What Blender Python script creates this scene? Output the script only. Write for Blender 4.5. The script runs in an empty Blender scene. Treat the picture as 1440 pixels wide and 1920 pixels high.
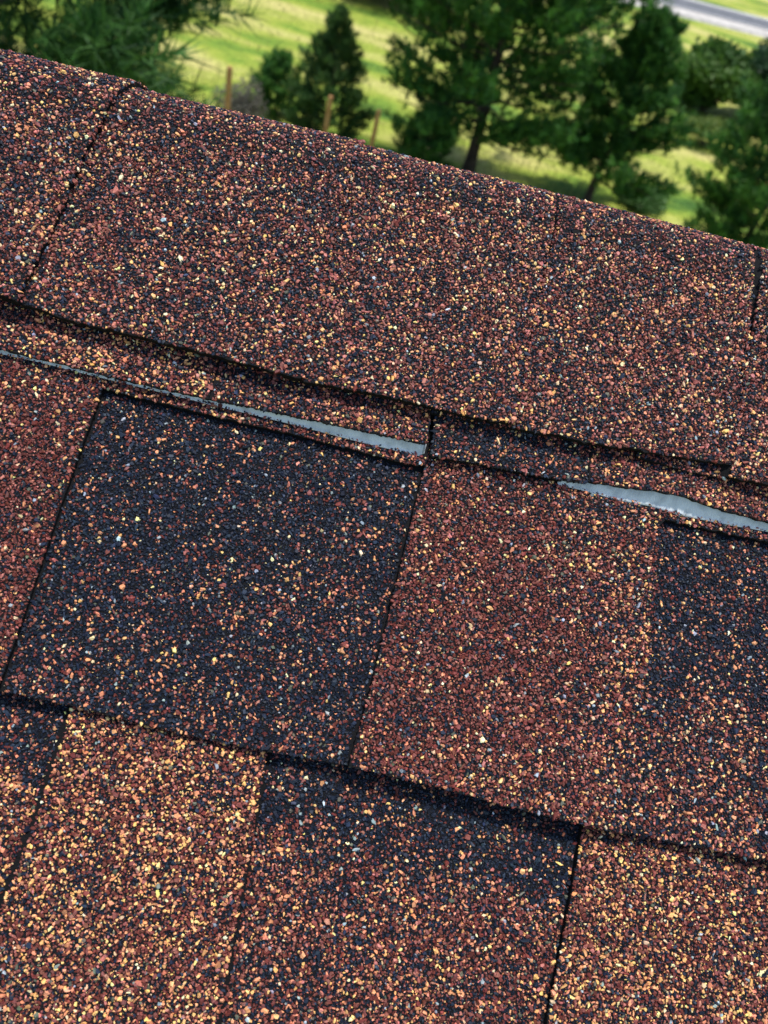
import bpy, math, random
import numpy as np
from mathutils import Matrix, Vector

random.seed(7)
rng = np.random.default_rng(11)
S = bpy.context.scene
R = math.radians

# ------------------------------------------------------------------ camera, light, exposure
PITCH = R(37.0)
ORIG = np.array([0.0, 0.0, 4.2])                    # a point of the front slope, metres
AX_R = np.array([1.0, 0.0, 0.0])                    # along the ridge
AX_U = np.array([0.0, math.cos(PITCH), math.sin(PITCH)])    # up the slope
AX_N = np.array([0.0, -math.sin(PITCH), math.cos(PITCH)])   # out of the slope

def to_world(p):
    """slope frame (mm along ridge, mm up slope, mm out of slope) -> world metres"""
    p = np.asarray(p, float) * 0.001
    return ORIG + p[..., 0:1] * AX_R + p[..., 1:2] * AX_U + p[..., 2:3] * AX_N

def dir_world(d):
    d = np.asarray(d, float)
    return d[..., 0:1] * AX_R + d[..., 1:2] * AX_U + d[..., 2:3] * AX_N

c_right = 0.96907589 * AX_R + 0.22701842 * AX_U + 0.09671899 * AX_N
c_down = 0.23992287 * AX_R - 0.95846802 * AX_U - 0.15419489 * AX_N
c_fwd = 0.05769698 * AX_R + 0.17263165 * AX_U - 0.98329516 * AX_N
cam_pos = to_world([-20.194, -60.421, 344.153])
cd = bpy.data.cameras.new('camera')
cam = bpy.data.objects.new('camera', cd)
S.collection.objects.link(cam)
M = Matrix.Identity(4)
for i in range(3):
    M[i][0] = c_right[i]; M[i][1] = -c_down[i]; M[i][2] = -c_fwd[i]; M[i][3] = cam_pos[i]
cam.matrix_world = M
cd.sensor_fit = 'VERTICAL'; cd.sensor_height = 36.0; cd.lens = 1443.0 / 1920.0 * 36.0
cd.clip_start = 0.02; cd.clip_end = 3000
cd.dof.use_dof = True
cd.dof.focus_distance = 0.372
cd.dof.aperture_fstop = 11.0
S.camera = cam

SUN_EL, SUN_AZ = R(79), R(20)                        # azimuth from +Y towards +X
sun_dir = Vector((math.sin(SUN_AZ) * math.cos(SUN_EL), math.cos(SUN_AZ) * math.cos(SUN_EL), math.sin(SUN_EL)))
w = bpy.data.worlds.new('World'); S.world = w; w.use_nodes = True
nt = w.node_tree; nt.nodes.clear()
sky = nt.nodes.new('ShaderNodeTexSky'); sky.sky_type = 'NISHITA'; sky.sun_disc = False
sky.sun_elevation = SUN_EL; sky.sun_rotation = SUN_AZ
bg = nt.nodes.new('ShaderNodeBackground'); bg.inputs['Strength'].default_value = 0.11
wo = nt.nodes.new('ShaderNodeOutputWorld')
nt.links.new(sky.outputs[0], bg.inputs[0]); nt.links.new(bg.outputs[0], wo.inputs[0])
sl = bpy.data.lights.new('sun', 'SUN'); sl.energy = 2.9; sl.angle = R(5); sl.color = (1.0, 0.95, 0.89)
so = bpy.data.objects.new('sun', sl); S.collection.objects.link(so)
so.rotation_euler = sun_dir.to_track_quat('Z', 'Y').to_euler()
S.view_settings.view_transform = 'Standard'; S.view_settings.look = 'None'
S.view_settings.exposure = 0.92; S.view_settings.gamma = 1.0; S.view_settings.use_curve_mapping = False
S.cycles.max_bounces = 6

# ------------------------------------------------------------------ helpers
def tag(o, label=None, cat=None, group=None, kind=None):
    if label: o['label'] = label
    if cat: o['category'] = cat
    if group: o['group'] = group
    if kind: o['kind'] = kind
    return o

def empty(name, loc=(0, 0, 0)):
    o = bpy.data.objects.new(name, None); S.collection.objects.link(o)
    o.location = loc; o.empty_display_size = 0.1
    return o

def link_mesh(name, me, mat=None, parent=None):
    o = bpy.data.objects.new(name, me); S.collection.objects.link(o)
    if mat: me.materials.append(mat)
    if parent is not None:
        o.parent = parent
        off = Vector((0, 0, 0)); q = parent
        while q is not None:
            off += Vector(q.location); q = q.parent
        o.location = -off                         # meshes are in world coordinates
    return o

def np_mesh(name, verts, loop_v, loop_start, loop_total, colors=None, smooth=False):
    me = bpy.data.meshes.new(name)
    nv = len(verts)
    me.vertices.add(nv); me.vertices.foreach_set('co', np.ascontiguousarray(verts, dtype=np.float32).ravel())
    me.loops.add(len(loop_v)); me.loops.foreach_set('vertex_index', np.ascontiguousarray(loop_v, dtype=np.int32))
    me.polygons.add(len(loop_start))
    me.polygons.foreach_set('loop_start', np.ascontiguousarray(loop_start, dtype=np.int32))
    try: me.polygons.foreach_set('loop_total', np.ascontiguousarray(loop_total, dtype=np.int32))
    except Exception: pass
    me.polygons.foreach_set('use_smooth', np.full(len(loop_start), smooth))
    me.update(calc_edges=True)
    if colors is not None:
        at = me.color_attributes.new('tint', 'FLOAT_COLOR', 'POINT')
        at.data.foreach_set('color', np.ascontiguousarray(colors, dtype=np.float32).ravel())
    return me

def py_mesh(name, vs, fs, smooth=False):
    me = bpy.data.meshes.new(name); me.from_pydata([tuple(v) for v in vs], [], fs); me.update()
    if smooth:
        for p in me.polygons: p.use_smooth = True
    return me

# ------------------------------------------------------------------ materials
def new_mat(name, color=(0.5, 0.5, 0.5), rough=0.7, spec=0.5):
    m = bpy.data.materials.new(name); m.use_nodes = True
    b = m.node_tree.nodes['Principled BSDF']
    b.inputs['Base Color'].default_value = (*color, 1); b.inputs['Roughness'].default_value = rough
    b.inputs['Specular IOR Level'].default_value = spec
    return m, m.node_tree, b

def N(nt, t, **kw):
    n = nt.nodes.new(t)
    for k, v in kw.items():
        if hasattr(n, k): setattr(n, k, v)
        else: n.inputs[k.replace('_', ' ')].default_value = v
    return n

def granule_mat():
    m, t, b = new_mat('mineral_granules', rough=0.6, spec=0.26)
    at = N(t, 'ShaderNodeAttribute'); at.attribute_name = 'tint'
    co = N(t, 'ShaderNodeTexCoord')
    no = N(t, 'ShaderNodeTexNoise'); no.inputs['Scale'].default_value = 1500; no.inputs['Detail'].default_value = 2
    t.links.new(co.outputs['Object'], no.inputs['Vector'])
    mr = N(t, 'ShaderNodeMapRange'); mr.inputs['From Min'].default_value = 0.3; mr.inputs['From Max'].default_value = 0.7
    mr.inputs['To Min'].default_value = 0.72; mr.inputs['To Max'].default_value = 1.28
    t.links.new(no.outputs['Fac'], mr.inputs['Value'])
    mx = N(t, 'ShaderNodeVectorMath'); mx.operation = 'SCALE'
    t.links.new(at.outputs['Color'], mx.inputs[0]); t.links.new(mr.outputs[0], mx.inputs['Scale'])
    t.links.new(mx.outputs[0], b.inputs['Base Color'])
    bp = N(t, 'ShaderNodeBump'); bp.inputs['Strength'].default_value = 0.35; bp.inputs['Distance'].default_value = 0.0002
    t.links.new(no.outputs['Fac'], bp.inputs['Height']); t.links.new(bp.outputs[0], b.inputs['Normal'])
    return m

PAL = {'navy': (0.005, 0.009, 0.020), 'slate': (0.016, 0.025, 0.044), 'maroon': (0.125, 0.028, 0.021), 'rust': (0.18, 0.057, 0.046),
       'rose': (0.36, 0.13, 0.10), 'salmon': (0.60, 0.24, 0.12), 'tan': (0.80, 0.42, 0.15), 'cream': (0.80, 0.58, 0.32),
       'grey': (0.26, 0.30, 0.32), 'olive': (0.10, 0.10, 0.07)}
PK = list(PAL); PC = np.array([PAL[k] for k in PK])
def mix(**kw):
    v = np.array([kw.get(k, 0.0) for k in PK], float); return v / v.sum()
MIX = {
 'red':   mix(navy=.11, slate=.07, maroon=.42, rust=.23, rose=.06, salmon=.045, tan=.02, cream=.01, grey=.01, olive=.02),
 'dark':  mix(navy=.56, slate=.23, maroon=.09, rust=.04, rose=.02, salmon=.04, tan=.01, cream=.006, grey=.01, olive=.01),
 'cap':   mix(navy=.25, slate=.12, maroon=.23, rust=.17, rose=.13, salmon=.06, tan=.05, cream=.03, grey=.012, olive=.02),
 'multi': mix(navy=.20, slate=.10, maroon=.26, rust=.17, rose=.09, salmon=.08, tan=.06, cream=.025, grey=.01, olive=.02),
 'gold':  mix(navy=.13, slate=.06, maroon=.29, rust=.18, rose=.04, salmon=.13, tan=.16, cream=.02, grey=.008, olive=.02),
 'goldred': mix(navy=.15, slate=.06, maroon=.32, rust=.22, rose=.05, salmon=.13, tan=.06, cream=.01, grey=.01, olive=.02),
 'darkm': mix(navy=.38, slate=.17, maroon=.17, rust=.09, rose=.04, salmon=.09, tan=.03, cream=.015, grey=.012, olive=.02),
}

def asphalt_mat(name, kinds):
    """granule coated sheet: cells coloured one by one out of the same minerals"""
    m, t, b = new_mat(name, rough=0.7, spec=0.35)
    co = N(t, 'ShaderNodeTexCoord')
    vo = N(t, 'ShaderNodeTexVoronoi'); vo.inputs['Scale'].default_value = 620
    t.links.new(co.outputs['Object'], vo.inputs['Vector'])
    sep = N(t, 'ShaderNodeSeparateColor'); t.links.new(vo.outputs['Color'], sep.inputs[0])
    cr = N(t, 'ShaderNodeValToRGB'); cr.color_ramp.interpolation = 'CONSTANT'
    pr = MIX[kinds]; acc = 0; el = cr.color_ramp.elements
    ks = [i for i in range(len(PK)) if pr[i] > 0]
    for j, i in enumerate(ks):
        e = el[0] if j == 0 else (el[1] if j == 1 else el.new(acc))
        e.position = acc; e.color = (*PC[i], 1); acc += pr[i]
    t.links.new(sep.outputs[0], cr.inputs[0])
    ve = N(t, 'ShaderNodeTexVoronoi'); ve.feature = 'DISTANCE_TO_EDGE'; ve.inputs['Scale'].default_value = 620
    t.links.new(co.outputs['Object'], ve.inputs['Vector'])
    gp = N(t, 'ShaderNodeMath'); gp.operation = 'GREATER_THAN'; gp.inputs[1].default_value = 0.13; t.links.new(ve.outputs['Distance'], gp.inputs[0])
    mg = N(t, 'ShaderNodeMix'); mg.data_type = 'RGBA'; mg.inputs[6].default_value = (0.006, 0.006, 0.007, 1)
    t.links.new(gp.outputs[0], mg.inputs[0]); t.links.new(cr.outputs[0], mg.inputs[7])
    t.links.new(mg.outputs[2], b.inputs['Base Color'])
    bp = N(t, 'ShaderNodeBump'); bp.inputs['Strength'].default_value = 0.9; bp.inputs['Distance'].default_value = 0.0008; bp.invert = True
    t.links.new(vo.outputs['Distance'], bp.inputs['Height']); t.links.new(bp.outputs[0], b.inputs['Normal'])
    return m

M_GRAN = granule_mat()
M_BITUMEN, tt, bb = new_mat('bitumen_felt', (0.006, 0.006, 0.007), 0.85, 0.15)
no = N(tt, 'ShaderNodeTexNoise'); no.inputs['Scale'].default_value = 900; no.inputs['Detail'].default_value = 4
bp = N(tt, 'ShaderNodeBump'); bp.inputs['Strength'].default_value = 0.8; bp.inputs['Distance'].default_value = 0.0006
co = N(tt, 'ShaderNodeTexCoord'); tt.links.new(co.outputs['Object'], no.inputs['Vector'])
tt.links.new(no.outputs['Fac'], bp.inputs['Height']); tt.links.new(bp.outputs[0], bb.inputs['Normal'])
M_SHEET = {k: asphalt_mat('granule_coated_' + k, k) for k in MIX}

def film_mat():
    m, t, b = new_mat('release_film', (0.4, 0.44, 0.46), 0.42, 0.4)
    co = N(t, 'ShaderNodeTexCoord')
    wv = N(t, 'ShaderNodeTexWave'); wv.wave_type = 'BANDS'; wv.bands_direction = 'X'
    wv.inputs['Scale'].default_value = 230; wv.inputs['Distortion'].default_value = 1.6; wv.inputs['Detail'].default_value = 2
    t.links.new(co.outputs['Object'], wv.inputs['Vector'])
    no = N(t, 'ShaderNodeTexNoise'); no.inputs['Scale'].default_value = 160; no.inputs['Detail'].default_value = 5
    t.links.new(co.outputs['Object'], no.inputs['Vector'])
    cr = N(t, 'ShaderNodeValToRGB')
    cr.color_ramp.elements[0].position = 0.28; cr.color_ramp.elements[0].color = (0.36, 0.40, 0.41, 1)
    cr.color_ramp.elements[1].position = 0.55; cr.color_ramp.elements[1].color = (0.62, 0.67, 0.68, 1)
    t.links.new(no.outputs['Fac'], cr.inputs[0]); t.links.new(cr.outputs[0], b.inputs['Base Color'])
    bp = N(t, 'ShaderNodeBump'); bp.inputs['Strength'].default_value = 0.5; bp.inputs['Distance'].default_value = 0.0003
    t.links.new(wv.outputs['Fac'], bp.inputs['Height']); t.links.new(bp.outputs[0], b.inputs['Normal'])
    return m
M_FILM = film_mat()

# ------------------------------------------------------------------ ROOF
B0, RB = 149.0, 21.0                # where the ridge begins to bend, and its radius under the caps
TURN = 2 * PITCH

def curve(a, s, h):
    """point and normal over the slope, the rounded ridge and the far slope; s runs up the surface"""
    a, s, h = np.broadcast_arrays(np.asarray(a, float), np.asarray(s, float), np.asarray(h, float))
    b0 = np.interp(a, [-600, -230, -165, -41, 43, 160], [140, 142, 143.3, 147, 148.5, 149])   # the ridge is not quite straight
    phi = np.clip((s - b0) / RB, 0, TURN)
    over = np.maximum(s - b0 - RB * TURN, 0)
    sin, cos = np.sin(phi), np.cos(phi)
    b = np.where(s < b0, s, b0 + RB * sin + over * cos)
    z = np.where(s < b0, 0, -RB * (1 - cos) - over * sin)
    P = np.stack([a, b + h * sin, z + h * cos], -1)
    Nn = np.stack([0 * a, sin, cos], -1)
    return P, Nn

def pl(*pts):
    xs = [p[0] for p in pts]; ys = [p[1] for p in pts]
    return lambda v: np.interp(v, xs, ys)

def vnoise(a, b, scale, seed=0):
    """cheap smooth 2-D value noise, 0..1"""
    r = np.random.default_rng(seed); T = r.random((64, 64))
    x = np.asarray(a, float) / scale + 200.5; y = np.asarray(b, float) / scale + 200.5
    xi = np.floor(x).astype(int); yi = np.floor(y).astype(int); fx = x - xi; fy = y - yi
    fx = fx * fx * (3 - 2 * fx); fy = fy * fy * (3 - 2 * fy)
    g = lambda i, j: T[(xi + i) % 64, (yi + j) % 64]
    return (g(0, 0) * (1 - fx) + g(1, 0) * fx) * (1 - fy) + (g(0, 1) * (1 - fx) + g(1, 1) * fx) * fy

# region of the slope that carries modelled granules (what can be seen plus a margin), mm
REG = [(-128, -262), (244, -197), (206, 80), (190, 206), (-278, 206), (-198, -20)]
def in_reg(a, s):
    ok = np.ones(a.shape, bool)
    for i in range(len(REG)):
        x0, y0 = REG[i]; x1, y1 = REG[(i + 1) % len(REG)]
        ok &= ((x1 - x0) * (s - y0) - (y1 - y0) * (a - x0)) >= 0
    return ok

def slab(name, aL, aR, sb, st, hf, thick, mat, parent, nu=60, nv=40, rag=0.35, seed=1):
    """a bent sheet with real thickness; edge functions of the other coordinate, all in mm"""
    u = np.linspace(0, 1, nu); v = np.linspace(0, 1, nv)
    U, V = np.meshgrid(u, v, indexing='ij')
    s = sb(aL(0) + (aR(0) - aL(0)) * U); s = s + (st - s) * V
    for _ in range(3):
        a = aL(s) + (aR(s) - aL(s)) * U
        s = sb(a) + (st - sb(a)) * V
    r = np.random.default_rng(seed)
    s = s + np.where(V == 0, r.normal(0, rag, s.shape), 0)
    a = a + np.where((U == 0) | (U == 1), r.normal(0, rag * .7, a.shape), 0)
    h = hf(a, s)
    top, nn = curve(a, s, h); bot, _ = curve(a, s, h - thick)
    top = to_world(top).reshape(-1, 3); bot = to_world(bot).reshape(-1, 3)
    n = nu * nv; I = np.arange(n).reshape(nu, nv)
    f = np.stack([I[:-1, :-1], I[1:, :-1], I[1:, 1:], I[:-1, 1:]], -1).reshape(-1, 4)
    fs = [f, f[:, ::-1] + n]
    for line in (I[0, :], I[:, -1], I[-1, ::-1], I[::-1, 0]):
        fs.append(np.stack([line[:-1], line[1:], line[1:] + n, line[:-1] + n], -1))
    F = np.concatenate(fs)
    me = np_mesh(name, np.concatenate([top, bot]), F.ravel(), np.arange(len(F)) * 4, np.full(len(F), 4))
    me.materials.append(mat); me.materials.append(M_BITUMEN)
    mi = np.zeros(len(F), np.int32); mi[len(f):] = 1
    ac = a.reshape(-1)[f].mean(1); sc_ = s.reshape(-1)[f].mean(1)
    mi[:len(f)] = (in_reg(ac, sc_) & (sc_ < 208)).astype(np.int32)   # bare felt where modelled granules lie on it
    me.polygons.foreach_set('material_index', mi)
    return link_mesh(name, me, None, parent)

def colours_for(a, s, mixf, r):
    names, W = mixf(a, s)                       # list of mixes, weights (n,k)
    Pm = np.stack([MIX[k] for k in names])      # k,10
    W = W / W.sum(1, keepdims=True)
    prob = W @ Pm
    k = r.integers(1000)
    drift = .8 * (vnoise(a, s, 7, k) - .5) + .45 * (vnoise(a, s, 19, k + 1) - .5) + .7 * (vnoise(a, s, 3.5, k + 3) - .5)
    warm = .8 * (vnoise(a, s, 9, k + 2) - .5)
    prob = prob.copy()
    prob[:, :2] *= np.exp(1.1 * drift)[:, None]; prob[:, 5:8] *= np.exp(-.8 * drift + warm)[:, None]; prob[:, 2:4] *= np.exp(-.5 * warm)[:, None]
    prob /= prob.sum(1, keepdims=True)
    cum = prob.cumsum(1); x = r.random(len(a))[:, None]
    idx = (x > cum).sum(1).clip(0, len(PK) - 1)
    c = PC[idx] * np.exp(r.normal(0, 0.24, (len(a), 1))) * np.exp(r.normal(0, 0.07, (len(a), 3)))
    return np.clip(c, 0.004, 0.85)

def rocks(P, Nn, rad, hgt, col, K, r, sink=0.25):
    """many little chips as one mesh: a ragged ring, a smaller raised ring, a flat tilted top"""
    n = len(P)
    t = r.normal(size=(n, 3)); t -= (t * Nn).sum(1, keepdims=True) * Nn; t /= np.linalg.norm(t, axis=1, keepdims=True)
    tilt = r.normal(0, 0.27, (n, 2))
    bt = np.cross(Nn, t)
    N2 = Nn + tilt[:, :1] * t + tilt[:, 1:] * bt; N2 /= np.linalg.norm(N2, axis=1, keepdims=True)
    t = t - (t * N2).sum(1, keepdims=True) * N2; t /= np.linalg.norm(t, axis=1, keepdims=True); bt = np.cross(N2, t)
    asp = np.exp(r.normal(0.0, 0.24, n)); ex = rad * asp; ey = rad / asp
    ang = (np.arange(K)[None, :] + r.uniform(-.33, .33, (n, K))) * (2 * np.pi / K)
    rr = r.uniform(0.78, 1.15, (n, K))
    X = np.cos(ang) * rr * ex[:, None]; Y = np.sin(ang) * rr * ey[:, None]
    k2 = r.uniform(0.52, 0.86, (n, K)); sh = r.normal(0, .10, (n, 2)) * rad[:, None]
    zt = hgt[:, None] * r.uniform(0.8, 1.15, (n, K))
    low = P[:, None] + X[..., None] * t[:, None] + Y[..., None] * bt[:, None] - (sink * hgt)[:, None, None] * Nn[:, None]
    up = P[:, None] + (X * k2 + sh[:, :1])[..., None] * t[:, None] + (Y * k2 + sh[:, 1:])[..., None] * bt[:, None] + zt[..., None] * N2[:, None]
    V = np.concatenate([low, up], 1)            # n,2K,3
    base = (np.arange(n) * 2 * K)[:, None]
    quads = np.array([[i, (i + 1) % K, K + (i + 1) % K, K + i] for i in range(K)]).ravel()
    capf = np.arange(K, 2 * K)
    lv = np.concatenate([quads, capf]); L = len(lv)
    loops = (base + lv[None, :]).ravel()
    ls = np.concatenate([np.arange(K) * 4, [4 * K]]); lt = np.array([4] * K + [K])
    starts = ((np.arange(n) * L)[:, None] + ls[None, :]).ravel()
    tot = np.tile(lt, n)
    return V.reshape(-1, 3), loops, starts, tot, np.repeat(np.concatenate([col, np.ones((n, 1))], 1), 2 * K, axis=0)

TOTAL = [0, 0]
def granules(body, inside, box, hf, mixf, seed, pitch=1.4):
    r = np.random.default_rng(seed)
    a0, a1, s0, s1 = box
    parts = []
    for pas in (0, 1):
        p = pitch if pas == 0 else pitch * 1.02
        ga = np.arange(a0, a1, p); gs = np.arange(s0, s1, p * .87)
        A, Sg = np.meshgrid(ga, gs, indexing='ij')
        A = A + (np.arange(len(gs)) % 2)[None, :] * p * .5
        A = (A + r.uniform(-.42, .42, A.shape) * p).ravel(); Sg = (Sg + r.uniform(-.42, .42, Sg.shape) * p).ravel()
        ok = in_reg(A, Sg) & inside(A, Sg)
        A, Sg = A[ok], Sg[ok]
        if len(A) == 0: continue
        P, Nn = curve(A, Sg, hf(A, Sg) + (0.0 if pas == 0 else 0.0))
        if pas == 0:
            rad = np.exp(r.normal(math.log(0.74), 0.27, len(A))).clip(.4, 1.6); hg = rad * r.uniform(.38, .72, len(A)); K = 5
        else:
            rad = np.exp(r.normal(math.log(0.47), 0.20, len(A))); hg = rad * r.uniform(.6, 1.1, len(A)); K = 3
        col = colours_for(A, Sg, mixf, r)
        V, lo, st_, to, c = rocks(P, Nn, rad, hg, col, K, r)
        parts.append((V, lo, st_, to, c)); TOTAL[pas] += len(A)
    if not parts: return None
    vo = lo_ = 0; Vs, Ls, Ss, Ts, Cs = [], [], [], [], []
    for V, lo, st_, to, c in parts:
        Vs.append(V); Ls.append(lo + vo); Ss.append(st_ + lo_); Ts.append(to); Cs.append(c)
        vo += len(V); lo_ += len(lo)
    me = np_mesh('granules', to_world(np.concatenate(Vs)), np.concatenate(Ls), np.concatenate(Ss), np.concatenate(Ts), np.concatenate(Cs))
    o = link_mesh('granules', me, M_GRAN, body); o['kind'] = 'stuff'
    return o

def plain(*names_w):
    names = [n for n, _ in names_w]
    return lambda a, s: (names, np.stack([(w_(a, s) if callable(w_) else float(w_)) + np.zeros(a.shape) for _, w_ in names_w], 1))

roof = empty('shingled_roof', tuple(ORIG))
tag(roof, 'asphalt shingle roof in maroon, black and gold granules with a capped ridge', 'roof', kind='thing')

# the boards under the shingles: both slopes, meeting under the caps
apex = to_world([0, B0 + RB * math.tan(PITCH), -7.0])
low_f = to_world([0, -2600, -7.0]); run = apex[1] - low_f[1]
vs = []
for x in (-3.2, 3.2):
    vs += [(x, low_f[1], low_f[2]), (x, apex[1], apex[2]), (x, apex[1] + run, low_f[2]),
           (x, apex[1] + run, low_f[2] - .03), (x, apex[1], apex[2] - .03), (x, low_f[1], low_f[2] - .03)]
fs = [(0, 6, 7, 1), (1, 7, 8, 2), (2, 8, 9, 3), (3, 9, 10, 4), (4, 10, 11, 5), (5, 11, 6, 0), (5, 4, 1, 0), (4, 3, 2, 1), (6, 7, 10, 11), (7, 8, 9, 10)]
deck = link_mesh('roof_deck', py_mesh('roof_deck', vs, fs), M_SHEET['multi'], roof)

FARL, FARR = -900.0, 900.0
w_edge = lambda seed, amp=0.5: (lambda a: amp * (vnoise(a, 0 * a, 9, seed) - .5) + 1.6 * amp * (vnoise(a, 0 * a, 55, seed + 1) - .5))

# ---- bottom course (under layer at 0, tabs 2.6 mm proud)
h0 = lambda a, s: 0.0 + 0.25 * (vnoise(a, s, 30, 3) - .5) * 2
h0t = lambda a, s: 3.1 + 0.3 * (vnoise(a, s, 30, 4) - .5) * 2
jD = pl((-230, -115.5), (-194, -112.9), (-163.5, -109.7), (-112, -108.4))
jE = pl((-260, -16.0), (-218.8, -17.6), (-172.5, -20.6), (-151.6, -22.0), (-112, -24.8))
jF = pl((-260, 114.6), (-194, 115.0), (-143, 115.6), (-112, 115.4))
const = lambda c: (lambda v: c + 0 * np.asarray(v, float))
b_low = const(-258.0)

def shingle(name, aL, aR, sb, st, hf, mixf, sheet, box, seed, label=None, thick=2.4, nu=60, nv=40, rag=.18, over=-0.1, lowcut=None, extra=None, pitch=1.4):
    o = slab(name, aL, aR, sb, st, hf, thick, M_SHEET[sheet], roof, nu, nv, rag, seed)
    if label: o['label'] = label
    def ins(a, s):
        k = (a > aL(s) - over) & (a < aR(s) + over) & (s > sb(a) - over) & (s < st)
        if extra is not None: k &= extra(a, s)
        return k
    granules(o, ins, box, hf, mixf, seed + 100, pitch)
    return o

sm = lambda x, lo, hi: np.clip((x - lo) / (hi - lo), 0, 1) ** 2 * (3 - 2 * np.clip((x - lo) / (hi - lo), 0, 1))
jag = lambda a, s, sc=14, seed=9, amp=26: amp * (vnoise(a, s, sc, seed) - .5)

# dark strip far left: black at the top turning to gold below
shingle('shingle', const(-330.0), lambda s: jD(s) + 6, b_low, -104, h0,
        plain(('darkm', lambda a, s: sm(s + jag(a, s, 10, 8, 20), -150, -126)), ('dark', lambda a, s: 2.5 * sm(s + jag(a, s, 10, 8, 14), -146, -136)), ('gold', lambda a, s: .05 + 1 - sm(s + jag(a, s, 10, 8, 20), -150, -126))),
        'gold', (-260, -100, -262, -110), 21, 'shingle tab black under the course above and gold below', extra=lambda a, s: (s < -108) & (a < jD(s) - 1.9 - .9 * vnoise(a, s, 4, 154)))
shingle('shingle', jD, jE, b_low, -104, h0t,
        plain(('gold', lambda a, s: 1 - .5 * vnoise(a, s, 40, 12)), ('goldred', lambda a, s: .6 * vnoise(a, s, 32, 13))),
        'gold', (-125, -10, -262, -108), 22, 'shingle tab of maroon and gold granules', extra=lambda a, s: s < -108)
shingle('shingle', lambda s: jE(s) - 6, lambda s: jF(s) + 6, b_low, -104, h0,
        plain(('dark', lambda a, s: 1.1 * sm(s + jag(a, s, 16, 15, 24), -152, -134)), ('goldred', lambda a, s: .06 + .8 * (1 - sm(s + jag(a, s, 16, 15, 24), -165, -138))), ('darkm', lambda a, s: .45 * (1 - sm(s, -150, -128)))),
        'goldred', (-35, 125, -262, -108), 23, 'recessed shingle black at its top and maroon below', extra=lambda a, s: (s < -108) & (a > jE(s) + .5 + 1.1 * vnoise(a, s, 5, 152)) & (a < jF(s) - .1 - .8 * vnoise(a, s, 4, 153)))
shingle('shingle', jF, const(420.0), b_low, -104, h0t,
        plain(('gold', lambda a, s: 1 - .4 * vnoise(a, s, 40, 32)), ('multi', lambda a, s: .5 * vnoise(a, s, 30, 33))),
        'gold', (108, 270, -262, -108), 24, extra=lambda a, s: s < -108)

# ---- middle course
hu2 = lambda a, s: .5 * (1 - sm(s, -113, -70)) + 5.6 - 2.2 * (s + 113) / 145 + .25 * (vnoise(a, s, 34, 5) - .5) * 2
ht2 = lambda a, s: hu2(a, s) + 2.9 + .3 * (vnoise(a, s, 30, 6) - .5) * 2
edge2 = lambda a: pl((-400, -111.5), (-136.7, -112.0), (-108.3, -111.6), (-81.3, -112.5), (-47.6, -112.7), (-25.2, -112.0), (10.9, -110.3), (43.6, -110.5), (79.2, -111.7), (112.7, -112.6), (163.1, -111.3), (197.1, -109.8), (500, -110))(a) + w_edge(40, .5)(a)
jA = pl((-120, -137.6), (-104.3, -137.3), (-63.4, -136.6), (-28, -135.9), (22, -134.2))
jB = pl((-120, 9.3), (-104.6, 9.8), (-81.7, 11.2), (-39.5, 12.1), (-3, 12.3), (24, 12.9))
jC = pl((-120, 132.3), (-98.4, 132.1), (-64.1, 130.9), (-16.7, 128.8), (26, 125.3))
recA = lambda a: pl((-140, 22.3), (-84, 22.4), (-50, 23.2), (0, 22.9), (14, 23.3))(a) + w_edge(44, .35)(a)
recC = lambda a: pl((120, 26.9), (144, 27.3), (161.6, 28.2), (177, 28.8), (500, 29))(a) + w_edge(46, .35)(a)
# overlay tabs
red_l = shingle('shingle', const(-420.0), jA, edge2, 22.0, ht2,
        plain(('red', 1.0), ('multi', lambda a, s: .9 * sm(s + jag(a, s, 12, 50, 18), 2, 26))),
        'red', (-300, -130, -120, 24), 31, 'maroon shingle tab left of the black one')
dark_l = shingle('shingle', lambda s: jA(s) - 6, lambda s: jB(s) + 6, edge2, 34.0, hu2,
        plain(('dark', 1.0), ('darkm', lambda a, s: .45 * sm(-(s + jag(a, s, 24, 51, 60)), 0, 70))),
        'dark', (-150, 22, -120, 26), 32, 'black shingle tab between two maroon ones', extra=lambda a, s: (s < 26) & (a > jA(s) + .4 + .9 * vnoise(a, s, 4, 150)) & (a < jB(s) - .8 - 1.0 * vnoise(a, s, 4, 151)) & (s < recA(a) - .8), over=-.1, thick=2.2)
red_r = shingle('shingle', jB, jC, edge2, 24.0, ht2,
        plain(('red', lambda a, s: .12 + 1.3 * (1 - sm(a + jag(a, s, 26, 53, 50), 62, 108))), ('multi', lambda a, s: .15 + .8 * sm(a + jag(a, s, 26, 53, 50), 60, 104)), ('darkm', lambda a, s: .9 * sm(a - .3 * s + jag(a, s, 20, 56, 30), 134, 172))),
        'red', (4, 140, -120, 26), 33, 'maroon shingle tab right of the black one, mixed with gold towards its right')
dark_r = shingle('shingle', lambda s: jC(s) - 6, const(420.0), edge2, 38.0, lambda a, s: hu2(a, s) + .2 + 1.6 * sm(-s, 0, 60),
        plain(('dark', lambda a, s: 2.4 * sm(s + jag(a, s, 22, 57, 34), -62, -30)), ('darkm', lambda a, s: .7), ('multi', lambda a, s: .75 * (1 - sm(s + jag(a, s, 22, 57, 40), -75, -35)) * (.4 + vnoise(a, s, 30, 58)))),
        'darkm', (120, 270, -120, 32), 34, 'black shingle tab speckled with maroon at its foot', extra=lambda a, s: (s < recC(a) - .8) & (a > jC(s) + .7), thick=2.2)
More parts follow.
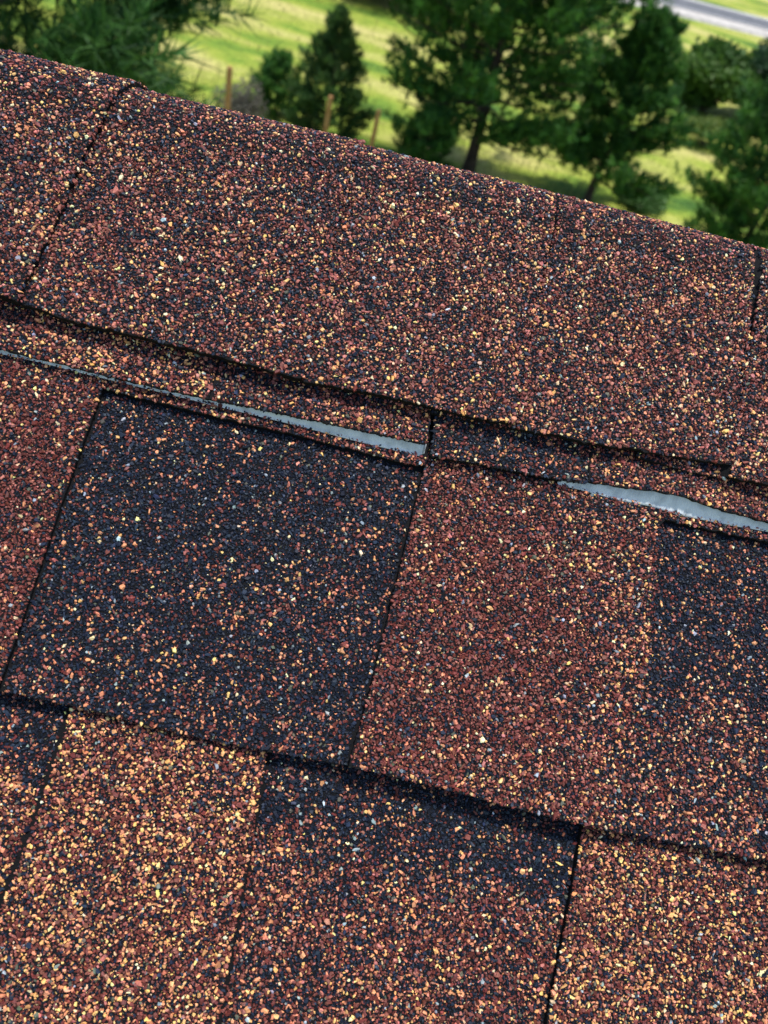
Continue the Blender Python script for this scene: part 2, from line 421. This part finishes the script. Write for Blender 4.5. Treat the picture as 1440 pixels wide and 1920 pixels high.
# the strip of the overlay that runs unbroken above the recesses; granules stop short of the film
film1 = pl((-420, 26.0), (-180.9, 26.9), (-165.4, 27.6), (-145.7, 27.6), (-117.9, 27.9), (-85.8, 28.0), (-52.1, 28.4), (-17.7, 28.2), (13.0, 28.6), (13.5, 40), (37, 40), (37.5, 30.4), (62.6, 31.2), (84.8, 31.7), (104.3, 31.4), (118.8, 32.4), (133.6, 31.6), (158, 32.8), (176.5, 34.3), (420, 35))
tooth = lambda a: 2.4 * (vnoise(a, 0 * a, 1.9, 61) - .5) + .8 * (vnoise(a, 0 * a, 4.5, 62) - .5)
strip_low = lambda a: np.where(a < -134.2, 22.0, np.where(a < 12.9, recA(a), np.where(a < 125.3, 24.0, recC(a))))
shingle('shingle', const(-420.0), const(420.0), strip_low, 48.0, ht2,
        plain(('multi', lambda a, s: .9 + 0 * a), ('red', lambda a, s: np.where((a > -60) & (a < 70), .9, .2)), ('gold', lambda a, s: .5 * vnoise(a, s, 22, 66)), ('darkm', lambda a, s: .7 * vnoise(a, s, 20, 67))),
        'multi', (-300, 280, 18, 42), 35, 'narrow granule band below the pale film', nu=420, nv=10, rag=.2,
        extra=lambda a, s: s < np.minimum(film1(a) + tooth(a), 42))

# pale release film, a curved strip coming out from under the band above
def film(name, a0, a1, upf, lowf, hup, seed, endround=0.0, label=None):
    nu, nv = 220, 9
    A = np.linspace(a0, a1, nu)[:, None] * np.ones((1, nv)); V = np.linspace(0, 1, nv)[None, :] * np.ones((nu, 1))
    lo = lowf(A) - .9; up = upf(A) + 4.0
    if endround:
        k = np.clip((A - (a1 - endround)) / endround, 0, 1); lo = lo + (1 - np.sqrt(1 - k ** 2 * .92)) * 2.6
    s = lo + (up - lo) * V
    hb = ht2(A, s) + .3 + .5 * sm(V, .12, .4)
    h = hb + (hup(A)) * sm(V, .05, .95) * (1 - .9 * sm(A, a1 - 1.5, a1)) + .15 * (vnoise(A, s, 7, seed) - .5)
    P, _ = curve(A, s, h); P2, _ = curve(A, s, h - .25)
    n = nu * nv; I = np.arange(n).reshape(nu, nv)
    f = np.stack([I[:-1, :-1], I[1:, :-1], I[1:, 1:], I[:-1, 1:]], -1).reshape(-1, 4)
    F = [f, f[:, ::-1] + n]
    for line in (I[0, :], I[:, -1], I[-1, ::-1], I[::-1, 0]):
        F.append(np.stack([line[:-1], line[1:], line[1:] + n, line[:-1] + n], -1))
    F = np.concatenate(F)
    me = np_mesh(name, to_world(np.concatenate([P.reshape(-1, 3), P2.reshape(-1, 3)])), F.ravel(), np.arange(len(F)) * 4, np.full(len(F), 4), smooth=True)
    o = link_mesh(name, me, M_FILM, roof)
    if label: o['label'] = label
    return o

# ---- top band, peeping out below the caps; it lifts off where the film shows
bb1 = lambda a: pl((-420, 28), (-179.5, 27.5), (-152.4, 27.8), (-140, 27.3), (-116.9, 27.7), (-85.5, 28.8), (-52.2, 30.3), (-35.6, 31.0), (-18.7, 31.6), (-2, 32.2), (9, 32.5), (11.5, 33.6), (14, 35))(a) + w_edge(70, .3)(a)
bb2 = lambda a: pl((10, 30.0), (13.7, 28.4), (20, 28.4), (36.6, 30.0), (61.5, 31.2), (75, 32.4), (86.8, 34.2), (95, 35.5))(a) + w_edge(72, .4)(a)
bb3 = lambda a: pl((80, 34.0), (101.6, 35.8), (120.3, 37.9), (130.1, 38.4), (139.9, 37.6), (155, 36.5), (173.5, 36.6), (420, 36))(a) + w_edge(74, .3)(a)
lift1 = lambda a: pl((-420, .4), (-120, .6), (-60, 1.5), (12, 2.4))(a)
lift3 = lambda a: pl((80, .8), (105, 1.8), (130, 3.0), (155, 2.2), (180, 1.2), (420, 1))(a)
hbase = lambda a, s: ht2(a, s) + 2.9
hB1 = lambda a, s: hbase(a, s) + lift1(a) * (1 - sm(s, 30, 56))
hB2 = lambda a, s: hbase(a, s) + .6 * (1 - sm(s, 30, 56))
hB3 = lambda a, s: hbase(a, s) + lift3(a) * (1 - sm(s, 34, 58))
jB01, jB12, jB23 = pl((20, -87.5), (32, -87.6), (44, -88.4), (70, -89)), pl((20, 12.6), (30, 12.4), (45, 10.6), (70, 9.5)), pl((20, 86.8), (36, 86.7), (50, 85.6), (70, 85))
shingle('shingle', const(-420.0), jB01, bb1, 72.0, hB1, plain(('multi', 1.0), ('gold', .6)), 'multi', (-300, -84, 24, 56), 41, 'gold flecked shingle end below the ridge cap', thick=2.3, nu=200, nv=12, rag=.2)
shingle('shingle', lambda s: jB01(s) + .3, lambda s: jB12(s) - .6, bb1, 72.0, lambda a, s: hB1(a, s) - .25, plain(('multi', lambda a, s: .5 + .5 * sm(a, -70, -20)), ('darkm', lambda a, s: 1.2 * (1 - sm(a, -80, -30))), ('gold', lambda a, s: .7 * sm(a, -40, 0))), 'multi', (-90, 16, 24, 56), 42, 'shingle end lifted above a strip of pale film', extra=lambda a, s: a > jB01(s) + 1.3, thick=2.3, nu=140, nv=12, rag=.2)
shingle('shingle', lambda s: jB12(s) + 1.3, jB23, bb2, 74.0, hB2, plain(('darkm', 1.0), ('dark', .25)), 'darkm', (10, 92, 24, 58), 43, 'dark shingle end in the middle below the ridge cap', thick=2.9, nu=120, nv=12, rag=.3)
shingle('shingle', lambda s: jB23(s) + .1, const(420.0), bb3, 76.0, hB3, plain(('multi', 1.0), ('gold', .35), ('red', .4)), 'multi', (84, 270, 30, 62), 44, 'maroon shingle end lifted above the widest strip of pale film', extra=lambda a, s: a > jB23(s) + .9, thick=2.3, nu=160, nv=12, rag=.2)
film('sealing_film', -420, 11.3, bb1, film1, lambda a: lift1(a) * .9, 80, 2.6, 'pale film strip with a rounded end')
film('sealing_film', 74, 420, lambda a: np.maximum(np.where(a < 90, bb2(a), bb3(a)), film1(a) + .1), film1, lambda a: np.where(a < 90, .5, lift3(a) * .85), 82, 0, 'pale film strip bulging where the shingle lifts')

# ---- ridge caps, each lapping over the next one to the right
WOB = lambda a, s, k: .5 * (vnoise(a, s, 42, k) - .5) * 2
cap_bot = lambda a: pl((-420, 49), (-183.9, 48.6), (-168.1, 47.5), (-148.5, 46.4), (-113.4, 46.7), (-86.6, 46.7), (-64.7, 46.3), (-47.7, 45.6), (-31.3, 46.7), (-14.9, 48.3), (6.4, 48.6), (23.1, 49.0), (36.7, 49.3), (47.5, 51.0))(a) + w_edge(90, .4)(a)
c3_bot = lambda a: pl((-10.3, 46.9), (10.1, 47.5), (30.6, 48.3), (46.4, 49.3), (58.4, 49.9), (72.1, 51.0), (81.1, 50.6), (102.2, 53.4), (116.7, 53.9), (135.7, 56.2), (153.2, 57.6))(a) + w_edge(92, .5)(a)
c4_bot = lambda a: pl((107.8, 50.9), (131.0, 50.6), (156.0, 51.8), (169.6, 53.2), (300, 53), (420, 53))(a) + w_edge(94, .4)(a)
J1b = pl((40, -176), (57, -175.1), (91.8, -171.2), (118.9, -169.8), (150, -165), (170, -163.5), (230, -163))
J1 = lambda s: J1b(s) + 1.3 * (vnoise(s, 0 * s, 6, 130) - .5) + 1.0 * (vnoise(s, 0 * s, 2.2, 131) - .5)
J2 = pl((40, -50), (63.4, -51.2), (118.5, -53.5), (150, -54), (230, -54))
J3 = pl((40, 47), (51.8, 46.8), (111.5, 45.8), (150, 44), (230, 43))
J4 = pl((40, 153), (75.7, 149.6), (149.5, 144), (230, 143))
TOP = B0 + RB * TURN + 95
def hcap(a_l, a_r, base, rise, k, rag_b=0.0):
    def f(a, s):
        t = np.clip((a - a_l) / (a_r - a_l), -.3, 1)
        return base + rise * t + WOB(a, s, k) + (1 - sm(s, 46, 90)) * rag_b
    return f
capmix = lambda d, k: plain(('cap', 1.3), ('darkm', lambda a, s: .2 * d + .3 * sm(vnoise(a, s, 26, k), .55, .9)), ('multi', lambda a, s: .6 * sm(vnoise(a, s, 30, k + 1), .4, .9)))
def cap(aL, aR, sb, hf, mixf, box, seed, label, extra=None, nu=70, edge_over=1.9):
    o = slab('ridge_cap', aL, aR, sb, TOP, hf, 3.8, M_SHEET['cap'], roof, nu, 60, .3, seed)
    o['label'] = label
    def ins(a, s):
        k = (a > aL(s) - .2) & (a < aR(s) + edge_over + 1.3 * (vnoise(a, s, 5, 140) - .35)) & (s > sb(a) + .15) & (s < 212)
        if extra is not None: k &= extra(a, s)
        return k
    granules(o, ins, box, hf, mixf, seed + 200)
    return o
cap(lambda s: J1(s) - 330, J1, cap_bot, hcap(-300, -165, 15.0, 1.9, 100, .8), capmix(.2, 110), (-310, -155, 40, 212), 51, 'ridge cap shingle lapping over its neighbour at the dark joint', edge_over=.6)
cap(lambda s: J1(s) - 9, J2, cap_bot, hcap(-175, -52, 14.0, 1.3, 101, 1.0), capmix(.3, 112), (-182, -45, 40, 212), 52, 'ridge cap shingle right of the dark joint', extra=lambda a, s: a > J1(s) - .1)
cap(lambda s: J2(s) - 9, J3, cap_bot, hcap(-60, 47, 13.7, .6, 102, 1.2), capmix(.2, 114), (-60, 55, 40, 212), 53, 'ridge cap shingle above the rounded end of the pale film', extra=lambda a, s: a > J2(s) - .6)
cap(lambda s: J3(s) - 60, J4, c3_bot, lambda a, s: np.where(a < 47, 11.8, hcap(40, 150, 14.0, .8, 103, .8)(a, s)) - .8 * (1 - sm(s, 46, 60)) * (a < 60), capmix(.3, 116), (-16, 160, 40, 212), 54, 'ridge cap shingle with a second layer showing at its left foot', extra=lambda a, s: (a > J3(s) - .6) | ((s < cap_bot(a) + 2.5) & (a > -14)), edge_over=3.0)
cap(lambda s: J4(s) - 45, lambda s: J4(s) + 260, c4_bot, lambda a, s: np.where(a < 150, 11.8, hcap(140, 400, 14.6, 1.5, 104, .6)(a, s)), capmix(.4, 118), (104, 300, 40, 212), 55, 'ridge cap shingle farthest along the ridge', extra=lambda a, s: (a > J4(s) - 1.5) | (s < c3_bot(a) + 2.5))
print('granules', TOTAL)

# ------------------------------------------------------------------ GROUND
def gz(x, y):
    x = np.asarray(x, float); y = np.asarray(y, float)
    z = -1.2 - 1.5 * sm(y, -4, 22)
    z = z + .12 * (vnoise(x, y, 7, 200) - .5) + .35 * (vnoise(x, y, 26, 201) - .5) * sm(y, 12, 30) * (1 - sm(y, 50, 58))
    z = z + 60 * sm(y, 160, 1500) + .02 * 0
    return z

def ground_mat():
    m, t, b = new_mat('meadow_grass', rough=0.9, spec=0.1)
    co = N(t, 'ShaderNodeTexCoord')
    mp = N(t, 'ShaderNodeMapping'); mp.inputs['Scale'].default_value = (.45, 1.0, 1.0); t.links.new(co.outputs['Object'], mp.inputs[0])
    n1 = N(t, 'ShaderNodeTexNoise'); n1.inputs['Scale'].default_value = .42; n1.inputs['Detail'].default_value = 6; n1.inputs['Roughness'].default_value = .6
    t.links.new(mp.outputs[0], n1.inputs['Vector'])
    cr = N(t, 'ShaderNodeValToRGB'); e = cr.color_ramp.elements
    e[0].position = .33; e[0].color = (.045, .105, .018, 1); e[1].position = .63; e[1].color = (.44, .40, .14, 1)
    x = e.new(.42); x.color = (.15, .24, .03, 1); x = e.new(.48); x.color = (.26, .31, .045, 1)
    t.links.new(n1.outputs['Fac'], cr.inputs[0])
    n2 = N(t, 'ShaderNodeTexNoise'); n2.inputs['Scale'].default_value = 9; n2.inputs['Detail'].default_value = 6
    t.links.new(co.outputs['Object'], n2.inputs['Vector'])
    mr = N(t, 'ShaderNodeMapRange'); mr.inputs['From Min'].default_value = .3; mr.inputs['From Max'].default_value = .7; mr.inputs['To Min'].default_value = .6; mr.inputs['To Max'].default_value = 1.3
    t.links.new(n2.outputs['Fac'], mr.inputs[0])
    mx = N(t, 'ShaderNodeVectorMath'); mx.operation = 'SCALE'; t.links.new(cr.outputs[0], mx.inputs[0]); t.links.new(mr.outputs[0], mx.inputs['Scale'])
    t.links.new(mx.outputs[0], b.inputs['Base Color'])
    bp = N(t, 'ShaderNodeBump'); bp.inputs['Strength'].default_value = .6; bp.inputs['Distance'].default_value = .12
    t.links.new(n2.outputs['Fac'], bp.inputs['Height']); t.links.new(bp.outputs[0], b.inputs['Normal'])
    return m
M_GROUND = ground_mat()
ys = np.concatenate([np.linspace(-40, 80, 121), np.geomspace(84, 2500, 40)])
xs = np.concatenate([-np.geomspace(2500, 62, 30), np.linspace(-60, 60, 121), np.geomspace(62, 2500, 30)])
X, Y = np.meshgrid(xs, ys, indexing='ij')
Vg = np.stack([X, Y, gz(X, Y)], -1).reshape(-1, 3)
I = np.arange(X.size).reshape(X.shape)
F = np.stack([I[:-1, :-1], I[1:, :-1], I[1:, 1:], I[:-1, 1:]], -1).reshape(-1, 4)
g = link_mesh('ground', np_mesh('ground', Vg, F.ravel(), np.arange(len(F)) * 4, np.full(len(F), 4), smooth=True), M_GROUND)
g['kind'] = 'structure'

# road across the meadow with gravel shoulders
ROAD_A, ROAD_B = -3.75, .25
def ribbon(name, y0, y1, dz, mat, parent=None, thick=.3):
    xs = np.linspace(-200, 200, 101); vs, fs = [], []
    for i, x in enumerate(xs):
        yc = ROAD_A + ROAD_B * x
        zz = -2.62 + dz
        vs += [(x, y0 + yc, zz), (x, y1 + yc, zz), (x, y0 + yc - .4 * (thick > .1), zz - thick), (x, y1 + yc + .4 * (thick > .1), zz - thick)]
        if i:
            k = 4 * i; fs += [(k - 4, k, k + 1, k - 3), (k - 4, k - 2, k + 2, k), (k - 3, k + 1, k + 3, k - 1)]
    return link_mesh(name, py_mesh(name, vs, fs), mat, parent)
def noisy(name, c1, c2, scale, rough=.9, bump=.02):
    m, t, b = new_mat(name, rough=rough, spec=.2)
    co = N(t, 'ShaderNodeTexCoord'); no = N(t, 'ShaderNodeTexNoise'); no.inputs['Scale'].default_value = scale; no.inputs['Detail'].default_value = 5
    t.links.new(co.outputs['Object'], no.inputs['Vector'])
    cr = N(t, 'ShaderNodeValToRGB'); cr.color_ramp.elements[0].position = .35; cr.color_ramp.elements[0].color = (*c1, 1)
    cr.color_ramp.elements[1].position = .65; cr.color_ramp.elements[1].color = (*c2, 1)
    t.links.new(no.outputs['Fac'], cr.inputs[0]); t.links.new(cr.outputs[0], b.inputs['Base Color'])
    bp = N(t, 'ShaderNodeBump'); bp.inputs['Strength'].default_value = .6; bp.inputs['Distance'].default_value = bump
    t.links.new(no.outputs['Fac'], bp.inputs['Height']); t.links.new(bp.outputs[0], b.inputs['Normal'])
    return m
M_GRAVEL = noisy('gravel_shoulder', (.34, .32, .29), (.5, .47, .43), 3)
M_ROAD = noisy('road_asphalt', (.085, .09, .10), (.13, .135, .145), 2)
sh_ = ribbon('gravel_verge', 58.4, 65.6, .10, M_GRAVEL); sh_['kind'] = 'structure'
rd = ribbon('road', 60.3, 64.7, .14, M_ROAD, thick=.03); rd['kind'] = 'structure'
M_PAINT, _, _ = new_mat('road_paint', (.75, .75, .72), .6)
ln = ribbon('road_edge_line', 60.5, 60.65, .146, M_PAINT, thick=.004); ln['kind'] = 'structure'
ln = ribbon('road_edge_line', 64.35, 64.5, .146, M_PAINT, thick=.004); ln['kind'] = 'structure'

# ------------------------------------------------------------------ GRASS
def blades(P, D, L, W, col, r):
    """single triangles: P base, D direction, L length, W width"""
    n = len(P)
    side = np.cross(D, r.normal(size=(n, 3))); side /= np.linalg.norm(side, axis=1, keepdims=True) + 1e-9
    V = np.stack([P - side * W[:, None] / 2, P + side * W[:, None] / 2, P + D * L[:, None]], 1).reshape(-1, 3)
    C = np.repeat(np.concatenate([col, np.ones((n, 1))], 1), 3, axis=0)
    return V, C
def tri_mesh(name, V, C, mat, parent=None):
    n = len(V) // 3
    return link_mesh(name, np_mesh(name, V, np.arange(n * 3), np.arange(n) * 3, np.full(n, 3), C), mat, parent)
def leaf_mat(name, trans=.35, rough=.6):
    m, t, b = new_mat(name, rough=rough, spec=.3)
    at = N(t, 'ShaderNodeAttribute'); at.attribute_name = 'tint'
    t.links.new(at.outputs['Color'], b.inputs['Base Color'])
    tr = N(t, 'ShaderNodeBsdfTranslucent'); t.links.new(at.outputs['Color'], tr.inputs['Color'])
    mx = N(t, 'ShaderNodeMixShader'); mx.inputs[0].default_value = trans
    t.links.new(b.outputs[0], mx.inputs[1]); t.links.new(tr.outputs[0], mx.inputs[2])
    t.links.new(mx.outputs[0], t.nodes['Material Output'].inputs[0])
    return m
M_LEAF = leaf_mat('foliage'); M_GRASS = leaf_mat('grass_blades', .4, .7)
r = np.random.default_rng(77)
n = 26000
gx = r.uniform(-16, 22, n); gy = 12 + 26 * r.random(n) ** 1.2
keep = vnoise(gx, gy, 2.2, 210) > .38; gx, gy = gx[keep], gy[keep]; n = len(gx)
D = r.normal(size=(n, 3)) * .45; D[:, 2] = 1; D /= np.linalg.norm(D, axis=1, keepdims=True)
tone = vnoise(gx * .45, gy, 2.6, 211)[:, None]
gc = (1 - tone) * np.array([.12, .23, .03]) + tone * np.array([.42, .39, .15]); gc = gc * r.uniform(.7, 1.3, (n, 1))
V, C = blades(np.stack([gx, gy, gz(gx, gy) - .02], 1), D, r.uniform(.12, .36, n) * (1 - .6 * sm(gy, 20, 38)), r.uniform(.015, .035, n), gc, r)
gr = tri_mesh('meadow_grass', V, C, M_GRASS); gr['kind'] = 'stuff'

# ------------------------------------------------------------------ TREES
M_BARK = noisy('pine_bark', (.035, .026, .022), (.11, .08, .065), 14, bump=.03)
def tube_into(vs, fs, pts, rads, k=7):
    pts = np.asarray(pts, float); base = len(vs)
    for i, p in enumerate(pts):
        d = pts[min(i + 1, len(pts) - 1)] - pts[max(i - 1, 0)]; d /= np.linalg.norm(d) + 1e-9
        u_ = np.cross(d, [0.3, .9, .2]); u_ /= np.linalg.norm(u_); v_ = np.cross(d, u_)
        for j in range(k):
            a_ = 2 * math.pi * j / k
            vs.append(p + rads[i] * (math.cos(a_) * u_ + math.sin(a_) * v_))
    for i in range(len(pts) - 1):
        for j in range(k):
            q = base + i * k + j; q2 = base + i * k + (j + 1) % k
            fs.append((q, q2, q2 + k, q + k))

def pine(name, x, y, H, Rad, bare, label, seed, needle=.14, shoots=900, per=26, wid=.012, group=None, lean=(0, 0), shape=.75, col=((.024, .095, .018), (.10, .25, .04)), irregular=.3, trunk_r=None, cones=0, flat_top=False, cone=0.0):
    r = np.random.default_rng(seed)
    z0 = float(gz(x, y)); root = empty(name, (x, y, z0)); tag(root, label, 'pine tree', group)
    tr = trunk_r or H * .026
    vs, fs = [], []
    tp = [np.array([x + lean[0] * t * H + .04 * math.sin(5 * t + seed), y + lean[1] * t * H, z0 - .15 + t * H]) for t in np.linspace(0, .97, 12)]
    tube_into(vs, fs, tp, [tr * (1.25 if i == 0 else (1 - .93 * i / 11)) for i in range(12)], 10)
    trunk = link_mesh('trunk', py_mesh('trunk', vs, fs, True), M_BARK, root)
    # limbs
    bv, bf = [], []; SP, SD, SL = [], [], []
    nb = int(44 + H * 8)
    at_trunk = lambda t: np.array([np.interp(t, np.linspace(0, .97, 12), [p[k] for p in tp]) for k in range(3)])
    for i in range(nb):
        t = bare + (1 - bare) * ((i + r.random() * .8) / nb) ** .92
        q = (t - bare) / (1 - bare)
        prof = (np.sin(np.pi * min(1, (q * .86 + .20))) ** shape) if not flat_top else (1 - q ** 3) * .95
        if cone: prof = prof * (1 - cone) + cone * 1.05 * (1 - q) ** .8
        L = Rad * max(.08, prof) * r.uniform(1 - irregular * 1.6, 1 + irregular * .45)
        az = i * 2.39996 + r.normal(0, .35)
        up = -.18 + .75 * q + r.normal(0, .10)
        d = np.array([math.cos(az), math.sin(az), up]); d /= np.linalg.norm(d)
        o = at_trunk(min(t, .95)); pts = [o]
        for k in range(4):
            dd = d + np.array([0, 0, .10 * k]) + r.normal(0, .09, 3); dd /= np.linalg.norm(dd); pts.append(pts[-1] + dd * L / 4)
        tube_into(bv, bf, pts, [tr * .28 * (1 - q * .6) * (1 - .2 * k) for k in range(5)], 4)
        m = max(4, int(shoots / nb * (.35 + L / Rad)))
        for k in range(m):
            f = r.uniform(.28, 1.0) ** .8
            p = np.array([np.interp(f, np.linspace(0, 1, 5), [pt[c] for pt in pts]) for c in range(3)])
            sp = L * .27 * (1.15 - f * .7)
            p = p + r.normal(0, 1, 3) * np.array([sp, sp, sp * .38]) * .6 + np.array([0, 0, (.03 + .16 * f * f) * L])
            sd = d * .6 + np.array([0, 0, .8]) + r.normal(0, .35, 3); sd /= np.linalg.norm(sd)
            SP.append(p); SD.append(sd); SL.append(needle * r.uniform(.7, 1.3))
    # leader shoots
    for k in range(int(shoots * .015) + 4):
        p = at_trunk(.95) + np.array([r.normal(0, .03 * Rad), r.normal(0, .03 * Rad), r.uniform(-.08, .05) * H]); SP.append(p); SD.append(np.array([0, 0, 1.0]) + r.normal(0, .15, 3)); SL.append(needle)
    link_mesh('branches', py_mesh('branches', bv, bf, True), M_BARK, root)
    SP = np.array(SP); SD = np.array(SD); SD /= np.linalg.norm(SD, axis=1, keepdims=True); SL = np.array(SL); ns = len(SP)
    tn = r.random((ns, 1)) ** 1.4
    sc = (1 - tn) * np.array(col[0]) + tn * np.array(col[1]); sc = sc * r.uniform(.75, 1.25, (ns, 1))
    idx = np.repeat(np.arange(ns), per); n = len(idx)
    along = r.random(n)
    base = SP[idx] + SD[idx] * (along * SL[idx] * 1.3)[:, None]
    D = SD[idx] * .75 + r.normal(0, .62, (n, 3)); D /= np.linalg.norm(D, axis=1, keepdims=True)
    V, C = blades(base, D, SL[idx] * r.uniform(.7, 1.15, n), np.full(n, wid) * r.uniform(.7, 1.3, n), sc[idx] * r.uniform(.8, 1.2, (n, 1)), r)
    crown = tri_mesh('crown', V, C, M_LEAF, root)
    if cones:
        for k in range(cones):
            i = r.integers(ns); p = SP[i] + SD[i] * SL[i] * .6; cv, cf = [], []
            tube_into(cv, cf, [p, p + SD[i] * .015, p + SD[i] * .05, p + SD[i] * .085], [.006, .021, .024, .006], 6)
            link_mesh('bud', py_mesh('bud', cv, cf, True), M_BUD, root)
    return root
M_BUD = noisy('reddish_bud', (.14, .035, .015), (.28, .09, .035), 60, bump=.003)

def polar(az, d):
    return d * math.tan(R(az)) - .02, d - .255
def P_(az, d): return polar(az, d)

x, y = P_(-31.5, 5.6)
pine('pine_tree', x, y, 7.6, 1.98, .05, 'large near pine with long soft needles and reddish buds at the roof corner', 301, needle=.19, shoots=7600, per=28, wid=.013, shape=.35, irregular=.2, cones=110, col=((.012, .055, .012), (.07, .18, .035)), trunk_r=.11)
x, y = P_(-7.4, 20.8)
pine('pine_tree', x, y, 2.98, 1.15, .02, 'small pointed pine standing alone between the fence stakes', 302, needle=.13, shoots=2200, per=20, wid=.025, shape=1.0, irregular=.18, cone=.8, col=((.035, .09, .022), (.10, .19, .045)))
x, y = P_(-10.9, 21.6)
pine('pine_tree', x, y, 1.5, .72, .04, 'low dark bushy pine beside the small pointed pine', 303, needle=.13, shoots=900, per=24, wid=.018, shape=.7)
x, y = P_(3.1, 21.2)
pine('pine_tree', x, y, 7.4, 3.05, .15, 'broad dark pine with a bare trunk foot, tallest in the middle', 304, needle=.16, shoots=7600, per=18, wid=.038, shape=.3, irregular=.25, trunk_r=.17)
x, y = P_(-.3, 19.6)
pine('pine_tree', x, y, 1.75, .85, .03, 'knee high dark pine under the left side of the broad pine', 305, needle=.13, shoots=1200, per=24, wid=.018, shape=.6)
x, y = P_(11.9, 21.5)
pine('pine_tree', x, y, 4.55, 1.95, .17, 'open crowned pine with a slightly leaning trunk, right of the broad one', 306, needle=.15, shoots=4400, per=20, wid=.033, shape=.5, irregular=.25, cone=.75, lean=(-.01, 0), trunk_r=.11)
x, y = P_(22.6, 17.5)
pine('pine_tree', x, y, 4.7, 1.65, .14, 'dark pine cut by the right edge of the view, standing nearer', 307, needle=.15, shoots=3400, per=20, wid=.028, shape=.4, irregular=.28, trunk_r=.10)

def leafy(name, x, y, H, Rad, label, seed, cat='shrub', group=None, col=((.03, .09, .015), (.10, .19, .03)), n=9000, leaf=.07, stems=7, lumps=9):
    r = np.random.default_rng(seed); z0 = float(gz(x, y)); root = empty(name, (x, y, z0)); tag(root, label, cat, group)
    cen = [np.array([x + r.normal(0, Rad * .42), y + r.normal(0, Rad * .42), z0 + H * r.uniform(.3, .78)]) for _ in range(lumps)]
    vs, fs = [], []
    for c in cen[:stems]:
        m = np.array([x, y, z0]) * .5 + c * .5 + r.normal(0, .05, 3); tube_into(vs, fs, [np.array([x, y, z0 - .05]), m, c], [.05 * H / 2, .035 * H / 2, .01], 5)
    link_mesh('stems', py_mesh('stems', vs, fs, True), M_BARK, root)
    ci = r.integers(0, lumps, n); d = r.normal(size=(n, 3)); d /= np.linalg.norm(d, axis=1, keepdims=True)
    rad = (r.random((n, 1)) ** .45) * np.array([[Rad * .5, Rad * .5, H * .27]]) * (.7 + .6 * r.random((lumps, 1)))[ci]
    P = np.array(cen)[ci] + d * rad; P[:, 2] = np.maximum(P[:, 2], z0 + .03)
    D = r.normal(size=(n, 3)); D /= np.linalg.norm(D, axis=1, keepdims=True)
    tn = r.random((lumps, 1))[ci] * .6 + r.random((n, 1)) * .4
    c = (1 - tn) * np.array(col[0]) + tn * np.array(col[1])
    V, C = blades(P, D, leaf * r.uniform(.7, 1.4, n), leaf * r.uniform(.6, 1.1, n), c, r)
    tri_mesh('crown', V, C, M_LEAF, root)
    return root

x, y = P_(16.4, 35); leafy('leafy_bush', x, y, 2.2, 1.9, 'round bright green bush in front of the road, left one of the pair', 401, n=9000, leaf=.22)
x, y = P_(20.0, 35.5); leafy('leafy_bush', x, y, 3.0, 2.2, 'taller darker green bush at the right edge below the road', 402, n=9000, leaf=.22, col=((.018, .055, .02), (.05, .10, .04)))
for i, (az, d, H, Rd, lb) in enumerate([(-12.2, 41, 2.0, 3.2, 'low green thicket at the top of the meadow, leftmost above the small pine'), (-7.4, 40, 1.9, 3.4, 'low green thicket at the top of the meadow above the small pine tip'), (-3.6, 38, 2.3, 2.4, 'green thicket half hidden by the broad pine')]):
    x, y = P_(az, d); leafy('thicket', x, y, H, Rd, lb, 410 + i, n=7000, leaf=.2, group='thickets at the top of the meadow', col=((.04, .10, .03), (.12, .20, .06)), lumps=12)
x, y = P_(15.0, 22.6); leafy('low_bush', x, y, .32, 1.0, 'low deep green bush on the grass right of the leaning trunk', 420, n=5000, leaf=.1, col=((.05, .12, .03), (.10, .2, .05)))
x, y = P_(-13.4, 19.5); leafy('dry_shrub', x, y, 1.25, .8, 'grey brown dry shrub behind the first fence stake', 421, n=2600, leaf=.07, col=((.10, .10, .08), (.20, .18, .14)))
x, y = P_(17.5, 30); leafy('low_bush', x, y, .8, 1.2, 'low yellow green bush out in the meadow on the right', 422, n=3500, leaf=.12, col=((.10, .16, .03), (.22, .28, .06)))

# ------------------------------------------------------------------ FENCE STAKES
M_WOOD = noisy('weathered_orange_wood', (.30, .145, .055), (.45, .25, .11), 12, rough=.8, bump=.004)
for i, (az, d, top, lb) in enumerate([(-14.0, 17.2, 15.8, 'orange wooden stake beside the dry shrub, leftmost of three'),
                                       (-7.3, 18.2, 16.2, 'orange wooden stake in front of the small pointed pine'),
                                       (-4.0, 18.6, 16.3, 'orange wooden stake between the small pine and the broad pine')]):
    x, y = P_(az, d); z0 = float(gz(x, y)); D_ = math.hypot(x + .02, y + .255); zt = 4.44 - D_ * math.tan(R(top))
    r_ = .05; lx = .02 * (i - 1)
    vs = []
    for zz, k in ((z0 - .1, 1.0), (zt - .03, .95), (zt, .7)):
        t = (zz - z0)
        vs += [(x + lx * t + sx * r_ * k, y + sy * r_ * k, zz) for sx, sy in ((-1, -1), (1, -1), (1, 1), (-1, 1))]
    fs = [(0, 1, 5, 4), (1, 2, 6, 5), (2, 3, 7, 6), (3, 0, 4, 7), (4, 5, 9, 8), (5, 6, 10, 9), (6, 7, 11, 10), (7, 4, 8, 11), (8, 9, 10, 11)]
    o = link_mesh('fence_stake', py_mesh('fence_stake', vs, fs), M_WOOD)
    tag(o, lb, 'stake', 'wooden stakes along the meadow edge')
